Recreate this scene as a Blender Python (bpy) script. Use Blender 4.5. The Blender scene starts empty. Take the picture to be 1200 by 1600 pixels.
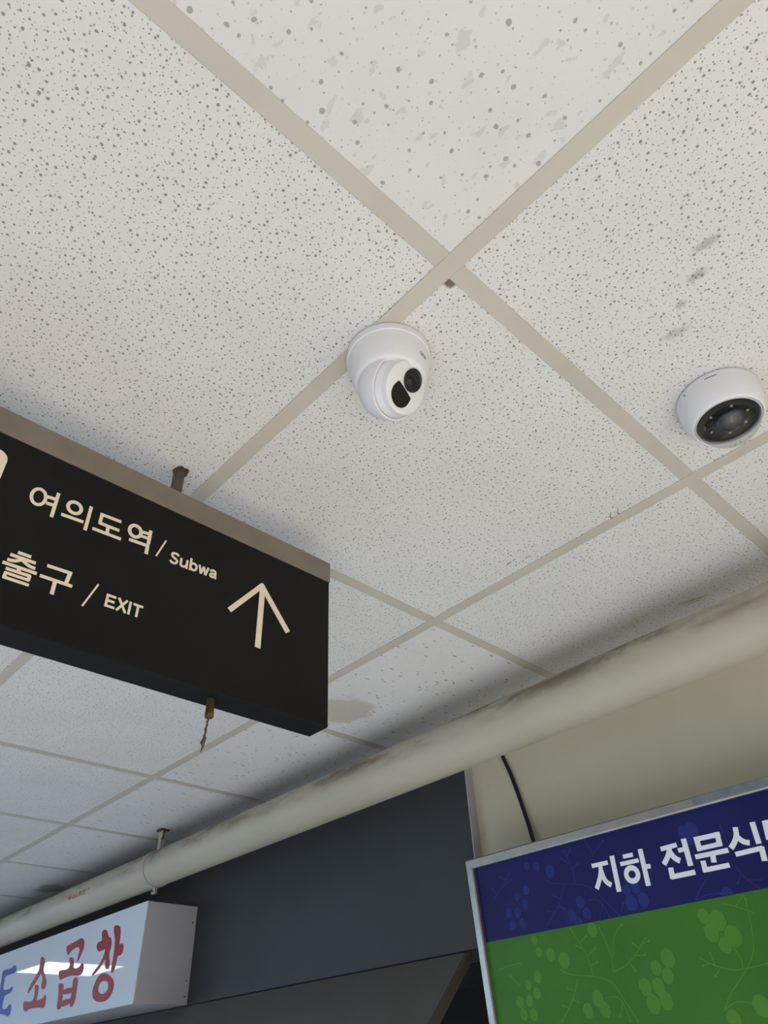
import bpy, bmesh, math, random
from mathutils import Vector, Matrix
random.seed(7)
SC = bpy.context.scene
COL = SC.collection

# ------------------------------------------------------------------ camera, world, lights, exposure
ZC = 2.40                      # ceiling height
cam_data = bpy.data.cameras.new('camera')
cam = bpy.data.objects.new('camera', cam_data)
COL.objects.link(cam)
R = Matrix(((0.72950596, -0.68264535, -0.04261902),
            (0.40884955, 0.48517214, -0.77294893),
            (0.54832755, 0.54644608, 0.63303521)))       # rows: right, down, forward
m = Matrix((( R[0][0], -R[1][0], -R[2][0]),
            ( R[0][1], -R[1][1], -R[2][1]),
            ( R[0][2], -R[1][2], -R[2][2])))
cam.matrix_world = Matrix.Translation((-0.40804, -0.27045, 1.62626)) @ m.to_4x4()
cam_data.sensor_fit = 'VERTICAL'
cam_data.sensor_height = 32.0
cam_data.lens = 1102.33 / 1600 * 32.0
cam_data.clip_start = 0.02
SC.camera = cam

SC.view_settings.view_transform = 'Standard'
SC.view_settings.look = 'None'
SC.view_settings.gamma = 1
SC.view_settings.exposure = 0.0
SC.view_settings.use_curve_mapping = False

world = bpy.data.worlds.new('world')
SC.world = world
world.use_nodes = True
wb = world.node_tree.nodes['Background']
wb.inputs[0].default_value = (0.80, 0.90, 1.0, 1)
wb.inputs[1].default_value = 0.21

def area(name, loc, direction, sx, sy, power, color, shape='RECTANGLE'):
    l = bpy.data.lights.new(name, 'AREA')
    l.shape = shape; l.size = sx; l.size_y = sy; l.energy = power; l.color = color
    o = bpy.data.objects.new(name, l); COL.objects.link(o)
    o.location = loc
    o.rotation_euler = Vector(direction).to_track_quat('-Z', 'Y').to_euler()
    return o
# daylight through the glazed front on the left side of the hall and through the far end, plus an added broad fill
dl = area('daylight_fill_front', (-3.6, 2.9, 1.9), Vector((-0.1, 2.0, 0.0)) - Vector((-3.6, 2.9, 1.9)), 1.6, 1.2, 31, (0.42, 0.68, 1.0))
dl.data.spread = math.radians(46)
area('daylight_far_end', (-1.2, 10.8, 1.4), (0, -1, -.3), 3.6, 2.0, 45, (0.44, 0.70, 1.0))
area('daylight_fill_front', (-3.6, 5.6, 1.3), (1, 0, -.35), 4.6, 1.8, 60, (0.60, 0.79, 1.0))  # unseen broad fill added to lift the far wall, pipe and lightbox
# ceiling fittings in the part of the hall behind the camera
for lx, ly, pw in ((-1.25, -1.2, 165), (-1.7, -3.0, 80)):
    hl = area('hall_lamp', (lx, ly, 2.38), (0, 0, -1), 1.2, 0.6, pw, (1.0, 0.975, 0.965))
    hl.data.spread = math.radians(152)      # spread set narrow to soften the pipe's shadow on the wall

# ------------------------------------------------------------------ measured outlines (millimetres on each board) and marks
SMUDGES = [(-.088, .072, .0085, .019, .1, .42), (-.056, .101, .008, .015, .1, .48), (-.032, .137, .006, .010, 0, .4), (.004, .166, .009, .022, .2, .32)]
SCUFFS = [(.102, -.115, .004, .034, .1, .7), (.110, -.108, .003, .026, .1, .6), (.094, -.098, .003, .024, .1, .5), (.08, .015, .026, .004, .2, .3), (.09, .03, .022, .004, .2, .25)]
BLOTCH = [(-.13, .175, .092, .088, 0, .8)]  # soft-edged blotch tinted darker than the tile
BLOTCH_FAR = [(.09, .06, .07, .12, 0, .75)]  # darker blotch on a tile further down
CORNER = [(-.288, -.287, .016, .010, .4, 1.0), (.2555, .059, .0016, .010, -.25, .9), (.266, .020, .0012, .010, 0, .8)]
SIGN_TOP = [([(-134.1, 45.2), (-123.1, 46.6)], 4.6), ([(-133.1, 35.2), (-123.0, 36.4)], 4.6), ([(-122.4, 57.7), (-122.0, 17.8)], 4.5), ([(-111.7, 28.0), (-82.5, 29.9)], 4.5), ([(-78.0, 58.6), (-77.7, 18.8)], 4.6), ([(-34.2, 54.8), (-62.6, 53.4)], 4.5), ([(-61.8, 55.6), (-61.6, 38.3)], 4.6), ([(-63.3, 38.9), (-33.9, 39.8)], 4.5), ([(-49.8, 38.4), (-49.2, 28.1)], 4.7), ([(-69.3, 26.2), (-29.2, 27.6)], 4.4), ([(-4.1, 52.9), (9.4, 54.9)], 4.5), ([(-3.3, 46.0), (8.2, 46.9)], 4.2), ([(9.3, 61.4), (9.4, 37.6)], 5.0), ([(-18.2, 32.6), (11.3, 34.7)], 4.7), ([(9.1, 35.3), (9.3, 20.9)], 5.2), ([(34.2, 55.7), (24.0, 24.1)], 2.4)]
SIGN_RINGS = [((-144.0, 39.6), 8.6, 12.3, 4.3), ((-98.1, 45.9), 8.7, 8.8, 4.7), ((-12.3, 49.6), 8.4, 9.4, 5.1)]
SIGN_LOW = [([(-145.1, -48.4), (-129.5, -48.3)], 4.0), ([(-152.4, -54.8), (-122.3, -54.2)], 4.0), ([(-138.3, -55.4), (-142.3, -59.9), (-147.7, -62.1), (-153.6, -62.6)], 3.9), ([(-138.0, -56.4), (-132.7, -59.4), (-127.3, -61.4), (-121.0, -61.6)], 3.9), ([(-157.4, -68.2), (-117.6, -67.4)], 4.0), ([(-138.2, -68.4), (-137.6, -73.4)], 4.3), ([(-151.9, -74.5), (-123.1, -73.7)], 3.8), ([(-124.6, -73.1), (-124.3, -80.4)], 4.2), ([(-151.6, -80.1), (-123.2, -79.5)], 3.6), ([(-150.3, -79.0), (-150.6, -86.4)], 3.9), ([(-152.1, -86.3), (-122.0, -85.8)], 3.7), ([(-109.0, -51.5), (-78.1, -50.2)], 4.3), ([(-80.5, -50.1), (-82.0, -66.8)], 4.9), ([(-113.6, -68.1), (-73.9, -67.3)], 4.2), ([(-94.9, -69.0), (-94.4, -87.1)], 4.7), ([(-43.3, -51.4), (-56.2, -88.5)], 2.3)]
SIGN_ARROW = [([(202.3, 41.4), (201.7, -58.3)], 9.6), ([(202.9, 51.1), (148.5, -15.1)], 8.2), ([(198.9, 50.7), (254.1, -14.2)], 9.5)]
LB_BLUE = [[(-1264.1, 106.6), (-1152.7, 101.3), (-1142.2, 111.9), (-1114.6, 106.4), (-1094.3, 87.9), (-1115.1, 78.6), (-1214.7, 79.9), (-1208.9, 63.0), (-1201.2, 25.3), (-1122.6, 23.2), (-1101.2, 31.5), (-1085.9, 25.5), (-1096.3, 6.4), (-1157.7, 5.3), (-1163.4, -5.4), (-1157.2, -46.0), (-1097.6, -46.5), (-1088.2, -31.9), (-1057.6, -36.7), (-1044.2, -63.8), (-1060.7, -77.5), (-1101.8, -67.8), (-1164.0, -58.6), (-1228.0, -58.0), (-1254.9, -42.5), (-1254.9, -33.5), (-1199.5, -40.3), (-1205.9, -1.6), (-1220.4, 13.4), (-1249.5, 13.8), (-1269.2, 29.4), (-1232.1, 28.2), (-1240.0, 47.5), (-1248.0, 76.4)]]
LB_SO = [[(-846.2, 109.3), (-810.5, 96.2), (-801.3, 77.5), (-806.5, 56.2), (-756.6, 25.1), (-739.1, 6.4), (-745.7, -11.8), (-768.4, -13.8), (-791.2, 3.2), (-786.1, 23.9), (-813.8, 48.3), (-835.1, 33.3), (-860.1, 14.3), (-903.4, -15.0), (-917.4, -3.9), (-900.6, 18.3), (-857.5, 48.7), (-842.8, 64.6), (-856.4, 101.6)], [(-840.1, 12.3), (-810.8, 5.1), (-805.7, -12.3), (-801.4, -37.8), (-802.1, -46.1), (-744.0, -43.0), (-733.3, -31.6), (-715.6, -37.4), (-705.6, -66.7), (-716.2, -77.9), (-756.2, -70.6), (-856.1, -66.4), (-893.3, -75.8), (-922.7, -60.9), (-933.1, -36.7), (-914.3, -36.2), (-885.0, -42.2), (-832.5, -42.6), (-838.5, -9.2), (-857.1, 9.7)]]
LB_GOP = [[(-622.0, 116.7), (-593.8, 117.4), (-534.6, 122.5), (-493.0, 127.6), (-465.1, 115.4), (-454.9, 95.3), (-464.5, 71.6), (-492.4, 42.0), (-495.7, 58.8), (-488.6, 87.0), (-506.1, 99.7), (-544.0, 98.2), (-572.7, 89.1), (-589.5, 78.4), (-611.8, 98.2)], [(-568.9, 71.7), (-533.2, 67.4), (-520.2, 49.3), (-517.9, 28.6), (-462.8, 26.5), (-448.9, 41.1), (-429.9, 34.9), (-422.6, 10.0), (-442.9, -1.7), (-517.9, 8.3), (-583.5, 7.0), (-619.3, 0.5), (-644.3, 30.0), (-634.7, 37.3), (-557.7, 30.9), (-550.8, 48.7), (-570.0, 63.5)], [(-625.0, -9.2), (-597.5, -7.8), (-571.4, -14.5), (-561.6, -51.4), (-549.7, -91.6), (-581.5, -93.7), (-597.3, -79.9), (-597.8, -56.1), (-609.1, -27.0)], [(-499.5, -5.7), (-475.1, -1.1), (-452.0, -10.7), (-446.0, -46.5), (-443.3, -81.4), (-462.2, -95.1), (-479.9, -91.7), (-488.6, -65.9), (-487.2, -38.7)], [(-584.1, -31.4), (-475.9, -30.0), (-470.5, -50.1), (-568.6, -48.8)], [(-567.3, -64.8), (-467.3, -65.9), (-469.7, -81.1), (-556.6, -89.1)]]
LB_CHANG = [[(-327.0, 123.8), (-304.2, 129.7), (-279.4, 119.2), (-262.4, 98.6), (-238.4, 93.4), (-223.3, 69.5), (-234.7, 39.6), (-213.9, 13.9), (-215.3, -5.0), (-234.6, -4.8), (-251.1, 10.5), (-256.8, 34.4), (-280.2, 9.9), (-321.2, -8.8), (-341.6, -12.4), (-339.1, -3.0), (-285.8, 22.2), (-264.5, 62.9), (-293.3, 60.5), (-322.4, 58.2), (-349.8, 77.7), (-343.7, 93.2), (-317.5, 91.8), (-309.7, 96.9)], [(-233.0, 126.9), (-214.9, 130.4), (-182.2, 121.7), (-167.7, 97.7), (-165.9, 58.2), (-150.2, 65.9), (-130.0, 57.4), (-128.2, 34.2), (-143.2, 25.4), (-164.2, 31.0), (-165.7, 0.8), (-175.5, -20.7), (-195.2, -18.5), (-195.5, 4.2), (-196.0, 50.3), (-206.5, 87.1), (-225.8, 109.7)]]
LB_RING_OUT = [(-255.6, -12.0), (-229.3, -16.7), (-185.2, -30.8), (-156.2, -48.6), (-152.7, -74.4), (-175.8, -95.7), (-215.4, -101.2), (-265.4, -96.2), (-300.9, -82.7), (-315.4, -62.7), (-307.9, -37.0), (-287.0, -18.2)]
LB_RING_IN = [(-237.8, -36.6), (-208.4, -42.5), (-194.0, -54.0), (-195.2, -68.6), (-216.6, -77.5), (-246.5, -74.7), (-269.2, -65.2), (-272.3, -50.0), (-262.5, -39.7)]
PO_STROKES = [([(331.0, -73.9), (369.6, -74.5)], 8.0), ([(351.1, -78.0), (347.9, -90.7), (339.9, -103.6), (329.6, -116.6)], 9.4), ([(350.0, -86.3), (351.9, -102.2), (356.9, -110.2), (365.0, -115.7)], 9.5), ([(382.5, -64.1), (378.4, -130.2)], 10.5), ([(407.0, -70.8), (429.5, -71.4)], 7.6), ([(396.7, -82.9), (438.7, -83.6)], 7.6), ([(448.1, -64.7), (444.1, -131.0)], 10.3), ([(446.6, -97.3), (460.1, -98.5)], 8.1), ([(491.2, -73.8), (526.0, -73.0)], 8.1), ([(510.2, -74.3), (503.2, -87.5), (488.5, -101.0)], 9.6), ([(507.7, -81.2), (512.8, -94.0), (522.9, -101.3)], 10.2), ([(525.3, -83.3), (540.2, -83.2)], 7.9), ([(542.9, -65.6), (540.5, -113.3)], 10.7), ([(499.9, -108.6), (497.7, -127.7)], 10.5), ([(495.1, -124.6), (545.4, -125.0)], 8.8), ([(562.9, -71.7), (615.2, -72.7)], 8.6), ([(568.2, -67.6), (567.4, -92.6)], 10.5), ([(610.2, -68.1), (607.9, -92.4)], 10.0), ([(563.0, -88.5), (612.5, -88.9)], 7.8), ([(554.7, -100.6), (620.2, -101.9)], 8.3), ([(589.0, -102.9), (586.4, -116.3)], 10.0), ([(566.8, -109.4), (564.9, -128.6)], 9.9), ([(561.8, -125.1), (612.9, -125.7)], 8.2), ([(647.2, -67.7), (644.7, -81.3), (636.6, -91.7), (625.9, -99.9)], 9.5), ([(644.1, -82.9), (651.2, -94.0), (662.6, -98.1)], 9.3), ([(680.2, -66.3), (677.9, -103.0)], 9.9), ([(630.4, -111.2), (681.3, -110.5)], 8.0), ([(679.9, -108.0), (676.9, -131.3)], 10.1), ([(701.8, -70.4), (697.2, -100.3)], 8.9), ([(697.3, -72.0), (718.5, -72.5)], 7.3), ([(695.9, -97.8), (718.7, -98.1)], 7.2), ([(735.4, -69.5), (730.5, -108.2)], 9.4), ([(734.0, -89.7), (745.6, -89.8)], 7.6)]
PO_RINGS = [((416.2, -105.4), 12.8, 11.9, 9.7), ((708.5, -121.9), 14.3, 10.6, 8.8)]
PO_BERRY_B = [(168.5, -42.9, 13), (193.7, -50.2, 14), (226.6, -63.9, 20), (154.8, -89.9, 15), (126.3, -97.6, 13), (145.5, -115.0, 15), (96.2, -124.5, 15), (120.6, -128.2, 15), (101.2, -149.6, 15), (128.5, -151.1, 15), (283.4, -133.7, 18), (257.5, -153.7, 18), (293.8, -156.0, 17), (395.0, -129.4, 16), (416.2, -128.6, 17), (398.2, -153.5, 22), (425.4, -152.2, 20), (545.4, -54.4, 18), (563.6, -55.2, 24), (551.5, -69.4, 16), (591.7, -169.9, 18), (269.9, -168.3, 15)]
PO_BERRY_G = [(296.8, -185.5, 20), (151.6, -184.0, 14), (157.1, -207.6, 14), (185.3, -215.5, 18), (215.4, -229.2, 22), (142.2, -250.6, 17), (114.6, -261.0, 14), (133.5, -278.1, 16), (86.2, -289.0, 17), (111.2, -289.0, 16), (90.5, -310.9, 17), (115.8, -312.9, 17), (274.0, -299.2, 22), (246.6, -317.1, 20), (284.9, -318.2, 20), (534.9, -197.4, 20), (557.9, -207.2, 26), (539.6, -223.3, 24), (576.5, -234.1, 26), (557.2, -245.0, 20), (441.6, -252.3, 24), (413.0, -264.2, 19), (432.0, -278.8, 20), (380.9, -291.2, 22), (407.6, -292.7, 21), (388.7, -318.3, 24), (415.2, -315.6, 23), (584.8, -337.4, 25), (530.5, -352.3, 22)]
PO_STEM_B = [[(209.2, -78.1), (226.0, -89.4), (281.3, -99.1), (315.7, -108.9), (337.5, -135.6), (366.0, -173.5)], [(281.6, -98.2), (283.8, -69.7), (271.9, -32.7)], [(280.0, -71.4), (298.6, -62.7)], [(277.4, -58.7), (261.6, -45.7)], [(274.7, -45.8), (288.0, -33.5)], [(252.9, -98.0), (234.5, -128.2), (192.6, -161.7)], [(238.4, -119.4), (222.9, -112.1)], [(227.1, -131.8), (242.9, -139.0)], [(217.6, -142.1), (199.5, -136.9)], [(301.7, -134.4), (320.4, -132.8), (334.8, -144.2), (343.4, -172.3)], [(334.8, -144.2), (321.0, -169.0)], [(56.9, -94.8), (82.8, -78.7), (119.8, -46.6)], [(74.0, -84.9), (62.7, -70.1)], [(91.6, -72.5), (119.5, -62.0)], [(105.7, -59.6), (89.4, -51.4)], [(341.3, -66.2), (336.8, -41.0), (327.7, -19.2)], [(339.1, -53.6), (370.2, -33.2)], [(527.6, -170.9), (544.5, -152.8), (572.3, -132.5)], [(527.6, -170.9), (550.2, -164.2), (578.5, -166.9)], [(624.3, -100.0), (620.6, -59.8)], [(622.3, -129.2), (632.1, -151.7), (651.6, -171.2)], [(628.6, -142.9), (615.9, -157.0)], [(635.6, -154.4), (657.1, -158.2)], [(372.2, -163.5), (380.2, -151.5)]]
PO_STEM_G = [[(201.2, -243.8), (222.3, -255.9), (268.4, -261.6), (311.0, -272.3), (325.5, -295.9), (348.1, -340.6)], [(274.7, -260.2), (272.8, -228.2), (245.9, -176.2)], [(272.8, -228.2), (293.8, -217.8)], [(267.4, -216.7), (251.8, -208.2)], [(262.5, -203.0), (280.2, -194.3)], [(273.4, -245.3), (292.3, -241.1)], [(238.4, -262.7), (219.9, -294.4), (182.9, -328.4)], [(226.5, -282.5), (210.1, -276.8)], [(216.4, -296.2), (229.7, -301.5)], [(206.4, -309.7), (191.1, -304.3)], [(323.0, -261.2), (325.9, -226.1), (313.4, -183.4)], [(327.5, -238.9), (343.5, -198.5), (364.6, -186.3)], [(323.0, -261.2), (362.4, -251.2), (407.2, -215.5)], [(362.4, -251.2), (368.9, -264.1)], [(376.9, -240.6), (398.3, -241.2)], [(391.4, -230.1), (378.4, -220.1)], [(399.3, -222.8), (413.6, -220.5)], [(290.5, -300.7), (313.5, -298.8), (327.0, -307.9), (332.6, -339.4)], [(327.0, -307.9), (314.1, -330.3)], [(517.8, -338.9), (538.4, -315.6), (570.0, -293.3), (600.7, -267.4), (613.2, -231.5), (619.8, -181.8)], [(569.8, -248.6), (578.5, -272.2), (572.8, -286.3), (534.7, -278.4), (503.8, -259.7)], [(534.7, -278.4), (521.5, -288.2)], [(527.1, -273.8), (525.1, -254.5)], [(519.4, -269.1), (504.2, -271.2)], [(573.5, -284.5), (619.4, -280.5)], [(627.9, -206.7), (597.8, -190.2), (577.0, -182.9)], [(597.8, -190.2), (617.0, -177.4)], [(517.8, -338.9), (543.0, -326.8), (571.6, -332.8)], [(39.8, -228.4), (69.2, -222.4), (103.5, -221.7)], [(93.4, -261.1), (71.5, -241.0)]]
LOGO_A = -84
LOGO_Z = -.039
SLOT_A = 195

# ------------------------------------------------------------------ helpers
def tag(o, label=None, cat=None, group=None, kind=None):
    if label: o['label'] = label
    if cat: o['category'] = cat
    if group: o['group'] = group
    if kind: o['kind'] = kind
    return o

def empty(name, loc=(0, 0, 0), mat=None):
    o = bpy.data.objects.new(name, None); COL.objects.link(o)
    o.empty_display_size = 0.05
    if mat is not None: o.matrix_world = mat
    else: o.location = loc
    return o

def build(name, bm, mats, parent=None, smooth=None, mat=None):
    me = bpy.data.meshes.new(name)
    bmesh.ops.recalc_face_normals(bm, faces=bm.faces)
    bm.to_mesh(me); bm.free()
    for mt in (mats if isinstance(mats, (list, tuple)) else [mats]): me.materials.append(mt)
    if smooth is not None:
        me.polygons.foreach_set('use_smooth', [True] * len(me.polygons))
        me.set_sharp_from_angle(angle=math.radians(smooth))
    o = bpy.data.objects.new(name, me); COL.objects.link(o)
    if parent: o.parent = parent
    if mat is not None: o.matrix_local = mat
    return o

def box(bm, x0, x1, y0, y1, z0, z1, bevel=0.0, mi=0, segs=2):
    t = bmesh.new()
    v = [t.verts.new((x, y, z)) for x in (x0, x1) for y in (y0, y1) for z in (z0, z1)]
    for f in ((0, 1, 3, 2), (4, 6, 7, 5), (0, 4, 5, 1), (2, 3, 7, 6), (0, 2, 6, 4), (1, 5, 7, 3)):
        t.faces.new([v[i] for i in f])
    if bevel: bmesh.ops.bevel(t, geom=t.edges[:], offset=bevel, segments=segs, profile=0.5, affect='EDGES')
    merge(bm, t, mi)

def merge(bm, t, mi=0, M=None):
    mp = {}
    for v in t.verts: mp[v] = bm.verts.new(M @ v.co if M is not None else v.co)
    for f in t.faces:
        try:
            nf = bm.faces.new([mp[v] for v in f.verts]); nf.material_index = mi if mi is not None else f.material_index
        except ValueError: pass
    t.free()

def lathe(bm, prof, segs=64, M=None, mi=0, closed=False):
    """profile of (r, z) turned about local Z"""
    t = bmesh.new(); rings = []
    for r, z in prof:
        if r < 1e-7: rings.append([t.verts.new((0, 0, z))])
        else: rings.append([t.verts.new((r * math.cos(2 * math.pi * k / segs), r * math.sin(2 * math.pi * k / segs), z)) for k in range(segs)])
    pairs = list(zip(rings[:-1], rings[1:]))
    if closed: pairs.append((rings[-1], rings[0]))
    for a, b in pairs:
        for k in range(segs):
            k2 = (k + 1) % segs
            if len(a) == 1 and len(b) == 1: continue
            if len(a) == 1: t.faces.new((a[0], b[k], b[k2]))
            elif len(b) == 1: t.faces.new((a[k], b[0], a[k2]))
            else: t.faces.new((a[k], b[k], b[k2], a[k2]))
    merge(bm, t, mi, M)

def tube(bm, pts, r, segs=12, caps=True, mi=0):
    pts = [Vector(p) for p in pts]; rr = r if isinstance(r, (list, tuple)) else [r] * len(pts)
    t = bmesh.new(); rings = []
    nrm = None
    for i, p in enumerate(pts):
        d = ((pts[min(i + 1, len(pts) - 1)] - pts[max(i - 1, 0)])).normalized()
        if nrm is None: nrm = d.orthogonal().normalized()
        nrm = (nrm - d * nrm.dot(d)).normalized(); b = d.cross(nrm)
        rings.append([t.verts.new(p + (nrm * math.cos(2 * math.pi * k / segs) + b * math.sin(2 * math.pi * k / segs)) * rr[i]) for k in range(segs)])
    for a, b in zip(rings[:-1], rings[1:]):
        for k in range(segs): t.faces.new((a[k], b[k], b[(k + 1) % segs], a[(k + 1) % segs]))
    if caps: t.faces.new(rings[0]); t.faces.new(list(reversed(rings[-1])))
    merge(bm, t, mi)

LIFT = [0]
def lift(h):
    LIFT[0] = (LIFT[0] + 1) % 40
    return h + LIFT[0] * 4e-6

def plate(bm, pts, M, h, mi=0, hole=None):
    """flat outline (metres, local x/y) raised by h along local z, through matrix M; optional hole with any number of points"""
    t = bmesh.new(); h = lift(h)
    if hole is None:
        lo = [t.verts.new((x, y, 0)) for x, y in pts]; hi = [t.verts.new((x, y, h)) for x, y in pts]
        t.faces.new(list(reversed(lo))); t.faces.new(hi)
        n = len(pts)
        for k in range(n): t.faces.new((lo[k], lo[(k + 1) % n], hi[(k + 1) % n], hi[k]))
        t.normal_update()
        bmesh.ops.triangulate(t, faces=[f for f in t.faces if len(f.verts) > 4])
    else:
        n = len(pts)
        A = [[t.verts.new((x, y, z)) for x, y in pts] for z in (0, h)]
        B = [[t.verts.new((x, y, z)) for x, y in hole] for z in (0, h)]
        for k in range(n):
            j = (k + 1) % n
            t.faces.new((A[1][k], A[1][j], B[1][j], B[1][k])); t.faces.new((A[0][k], A[0][j], A[1][j], A[1][k]))
            t.faces.new((B[0][k], B[1][k], B[1][j], B[0][j])); t.faces.new((A[0][j], A[0][k], B[0][k], B[0][j]))
    merge(bm, t, mi, M)

def chaikin(p, n=2, closed=True):
    for _ in range(n):
        q = []
        N = len(p)
        rng = range(N) if closed else range(N - 1)
        if not closed: q.append(p[0])
        for i in rng:
            a, b = p[i], p[(i + 1) % N]
            q += [(a[0] * .75 + b[0] * .25, a[1] * .75 + b[1] * .25), (a[0] * .25 + b[0] * .75, a[1] * .25 + b[1] * .75)]
        if not closed: q.append(p[-1])
        p = q
    return p

def stroke(bm, pts, w, M, h, smooth=0):
    """a brush-wide strip with butt ends along a polyline"""
    h = lift(h)
    if len(pts) > 2 and smooth: pts = chaikin(pts, smooth, False)
    L, Rr = [], []
    n = len(pts)
    for i in range(n):
        def dirn(a, b):
            d = Vector((b[0] - a[0], b[1] - a[1])); return d.normalized()
        d0 = dirn(pts[i - 1], pts[i]) if i > 0 else dirn(pts[0], pts[1])
        d1 = dirn(pts[i], pts[i + 1]) if i < n - 1 else d0
        d = (d0 + d1).normalized(); nn = Vector((-d.y, d.x)); k = 1 / max(.5, d.dot(d0))
        L.append((pts[i][0] + nn.x * w / 2 * k, pts[i][1] + nn.y * w / 2 * k)); Rr.append((pts[i][0] - nn.x * w / 2 * k, pts[i][1] - nn.y * w / 2 * k))
    t = bmesh.new()
    V = [[t.verts.new((x, y, z)) for x, y in side] for side in (L, Rr) for z in (0, h)]   # L0 L1 R0 R1
    for i in range(n - 1):
        t.faces.new((V[1][i], V[1][i + 1], V[3][i + 1], V[3][i])); t.faces.new((V[0][i], V[2][i], V[2][i + 1], V[0][i + 1]))
        t.faces.new((V[0][i], V[0][i + 1], V[1][i + 1], V[1][i])); t.faces.new((V[2][i], V[3][i], V[3][i + 1], V[2][i + 1]))
    t.faces.new((V[0][0], V[1][0], V[3][0], V[2][0])); t.faces.new((V[0][-1], V[2][-1], V[3][-1], V[1][-1]))
    merge(bm, t, 0, M)

def ring(bm, c, rx, ry, w, M, h, segs=48):
    o = [(c[0] + (rx + w / 2) * math.cos(2 * math.pi * k / segs), c[1] + (ry + w / 2) * math.sin(2 * math.pi * k / segs)) for k in range(segs)]
    i = [(c[0] + (rx - w / 2) * math.cos(2 * math.pi * k / segs), c[1] + (ry - w / 2) * math.sin(2 * math.pi * k / segs)) for k in range(segs)]
    plate(bm, o, M, h, hole=i)

def mm(p): return [(x / 1000, y / 1000) for x, y in p]

def text_mesh(body, size, bold, depth, fit=None):
    """letters as a mesh; optionally stretched to fill (width, height)"""
    cu = bpy.data.curves.new('lettering', 'FONT'); cu.body = body; cu.size = size; cu.offset = bold; cu.extrude = depth
    ob = bpy.data.objects.new('lettering', cu); COL.objects.link(ob)
    bpy.context.view_layer.update()
    dg = bpy.context.evaluated_depsgraph_get()
    me = bpy.data.meshes.new_from_object(ob.evaluated_get(dg))
    t = bmesh.new(); t.from_mesh(me)
    bpy.data.objects.remove(ob); bpy.data.curves.remove(cu); bpy.data.meshes.remove(me)
    for f in t.faces: f.material_index = 0
    if fit:
        xs = [v.co.x for v in t.verts]; ys = [v.co.y for v in t.verts]
        kx = fit[0] / (max(xs) - min(xs)); ky = fit[1] / (max(ys) - min(ys))
        for v in t.verts: v.co.x = (v.co.x - min(xs)) * kx; v.co.y = (v.co.y - min(ys)) * ky
    return t

def basis(o, x, y, z):
    return Matrix(((x[0], y[0], z[0], o[0]), (x[1], y[1], z[1], o[1]), (x[2], y[2], z[2], o[2]), (0, 0, 0, 1)))

# ------------------------------------------------------------------ materials
def srgb(r, g, b):
    f = lambda c: (c / 255 / 12.92) if c / 255 <= .04045 else ((c / 255 + .055) / 1.055) ** 2.4
    return (f(r), f(g), f(b), 1)

class NT:
    def __init__(s, name):
        s.mat = bpy.data.materials.new(name); s.mat.use_nodes = True
        s.t = s.mat.node_tree; s.b = s.t.nodes['Principled BSDF']
    def n(s, typ, **kw):
        nd = s.t.nodes.new(typ)
        for k, v in kw.items():
            if k.startswith('i_'): nd.inputs[k[2:].replace('_', ' ')].default_value = v
            else: setattr(nd, k, v)
        return nd
    def l(s, a, b): s.t.links.new(a, b)
    def math(s, op, a, b=None, clamp=False):
        nd = s.n('ShaderNodeMath', operation=op, use_clamp=clamp)
        for i, v in enumerate((a, b)):
            if v is None: continue
            if isinstance(v, (int, float)): nd.inputs[i].default_value = v
            else: s.l(v, nd.inputs[i])
        return nd.outputs[0]
    def ramp(s, v, lo, hi, a=0.0, b=1.0):
        nd = s.n('ShaderNodeMapRange', clamp=True, interpolation_type='SMOOTHSTEP')
        s.l(v, nd.inputs[0]); nd.inputs[1].default_value = lo; nd.inputs[2].default_value = hi
        nd.inputs[3].default_value = a; nd.inputs[4].default_value = b
        return nd.outputs[0]
    def mix(s, fac, a, b):
        nd = s.n('ShaderNodeMix', data_type='RGBA')
        if isinstance(fac, (int, float)): nd.inputs[0].default_value = fac
        else: s.l(fac, nd.inputs[0])
        for i, v in ((6, a), (7, b)):
            if isinstance(v, tuple): nd.inputs[i].default_value = v
            else: s.l(v, nd.inputs[i])
        return nd.outputs[2]
    def coord(s, scale=(1, 1, 1), loc=(0, 0, 0), rot=(0, 0, 0)):
        c = s.n('ShaderNodeTexCoord'); mp = s.n('ShaderNodeMapping')
        mp.inputs['Scale'].default_value = scale; mp.inputs['Location'].default_value = loc; mp.inputs['Rotation'].default_value = rot
        s.l(c.outputs['Object'], mp.inputs[0]); return mp.outputs[0]
    def noise(s, co, scale, detail=3, rough=.5):
        nd = s.n('ShaderNodeTexNoise'); s.l(co, nd.inputs['Vector']); nd.inputs['Scale'].default_value = scale
        nd.inputs['Detail'].default_value = detail; nd.inputs['Roughness'].default_value = rough
        return nd.outputs[0]
    def bump(s, h, strength, dist):
        nd = s.n('ShaderNodeBump'); s.l(h, nd.inputs['Height']); nd.inputs['Strength'].default_value = strength; nd.inputs['Distance'].default_value = dist
        s.l(nd.outputs[0], s.b.inputs['Normal'])

def plain(name, col, rough=.5, metal=0.0, var=0.06, scale=12, spec=.5, bump=0.0):
    k = NT(name); co = k.coord()
    nz = k.noise(co, scale, 4)
    dark = tuple(c * (1 - var * 2) for c in col[:3]) + (1,)
    k.l(k.mix(k.ramp(nz, .35, .7), col, dark), k.b.inputs['Base Color'])
    k.b.inputs['Roughness'].default_value = rough; k.b.inputs['Metallic'].default_value = metal
    k.b.inputs['Specular IOR Level'].default_value = spec
    if bump: k.bump(k.noise(co, scale * 12, 3), bump, .001)
    return k.mat

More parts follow.
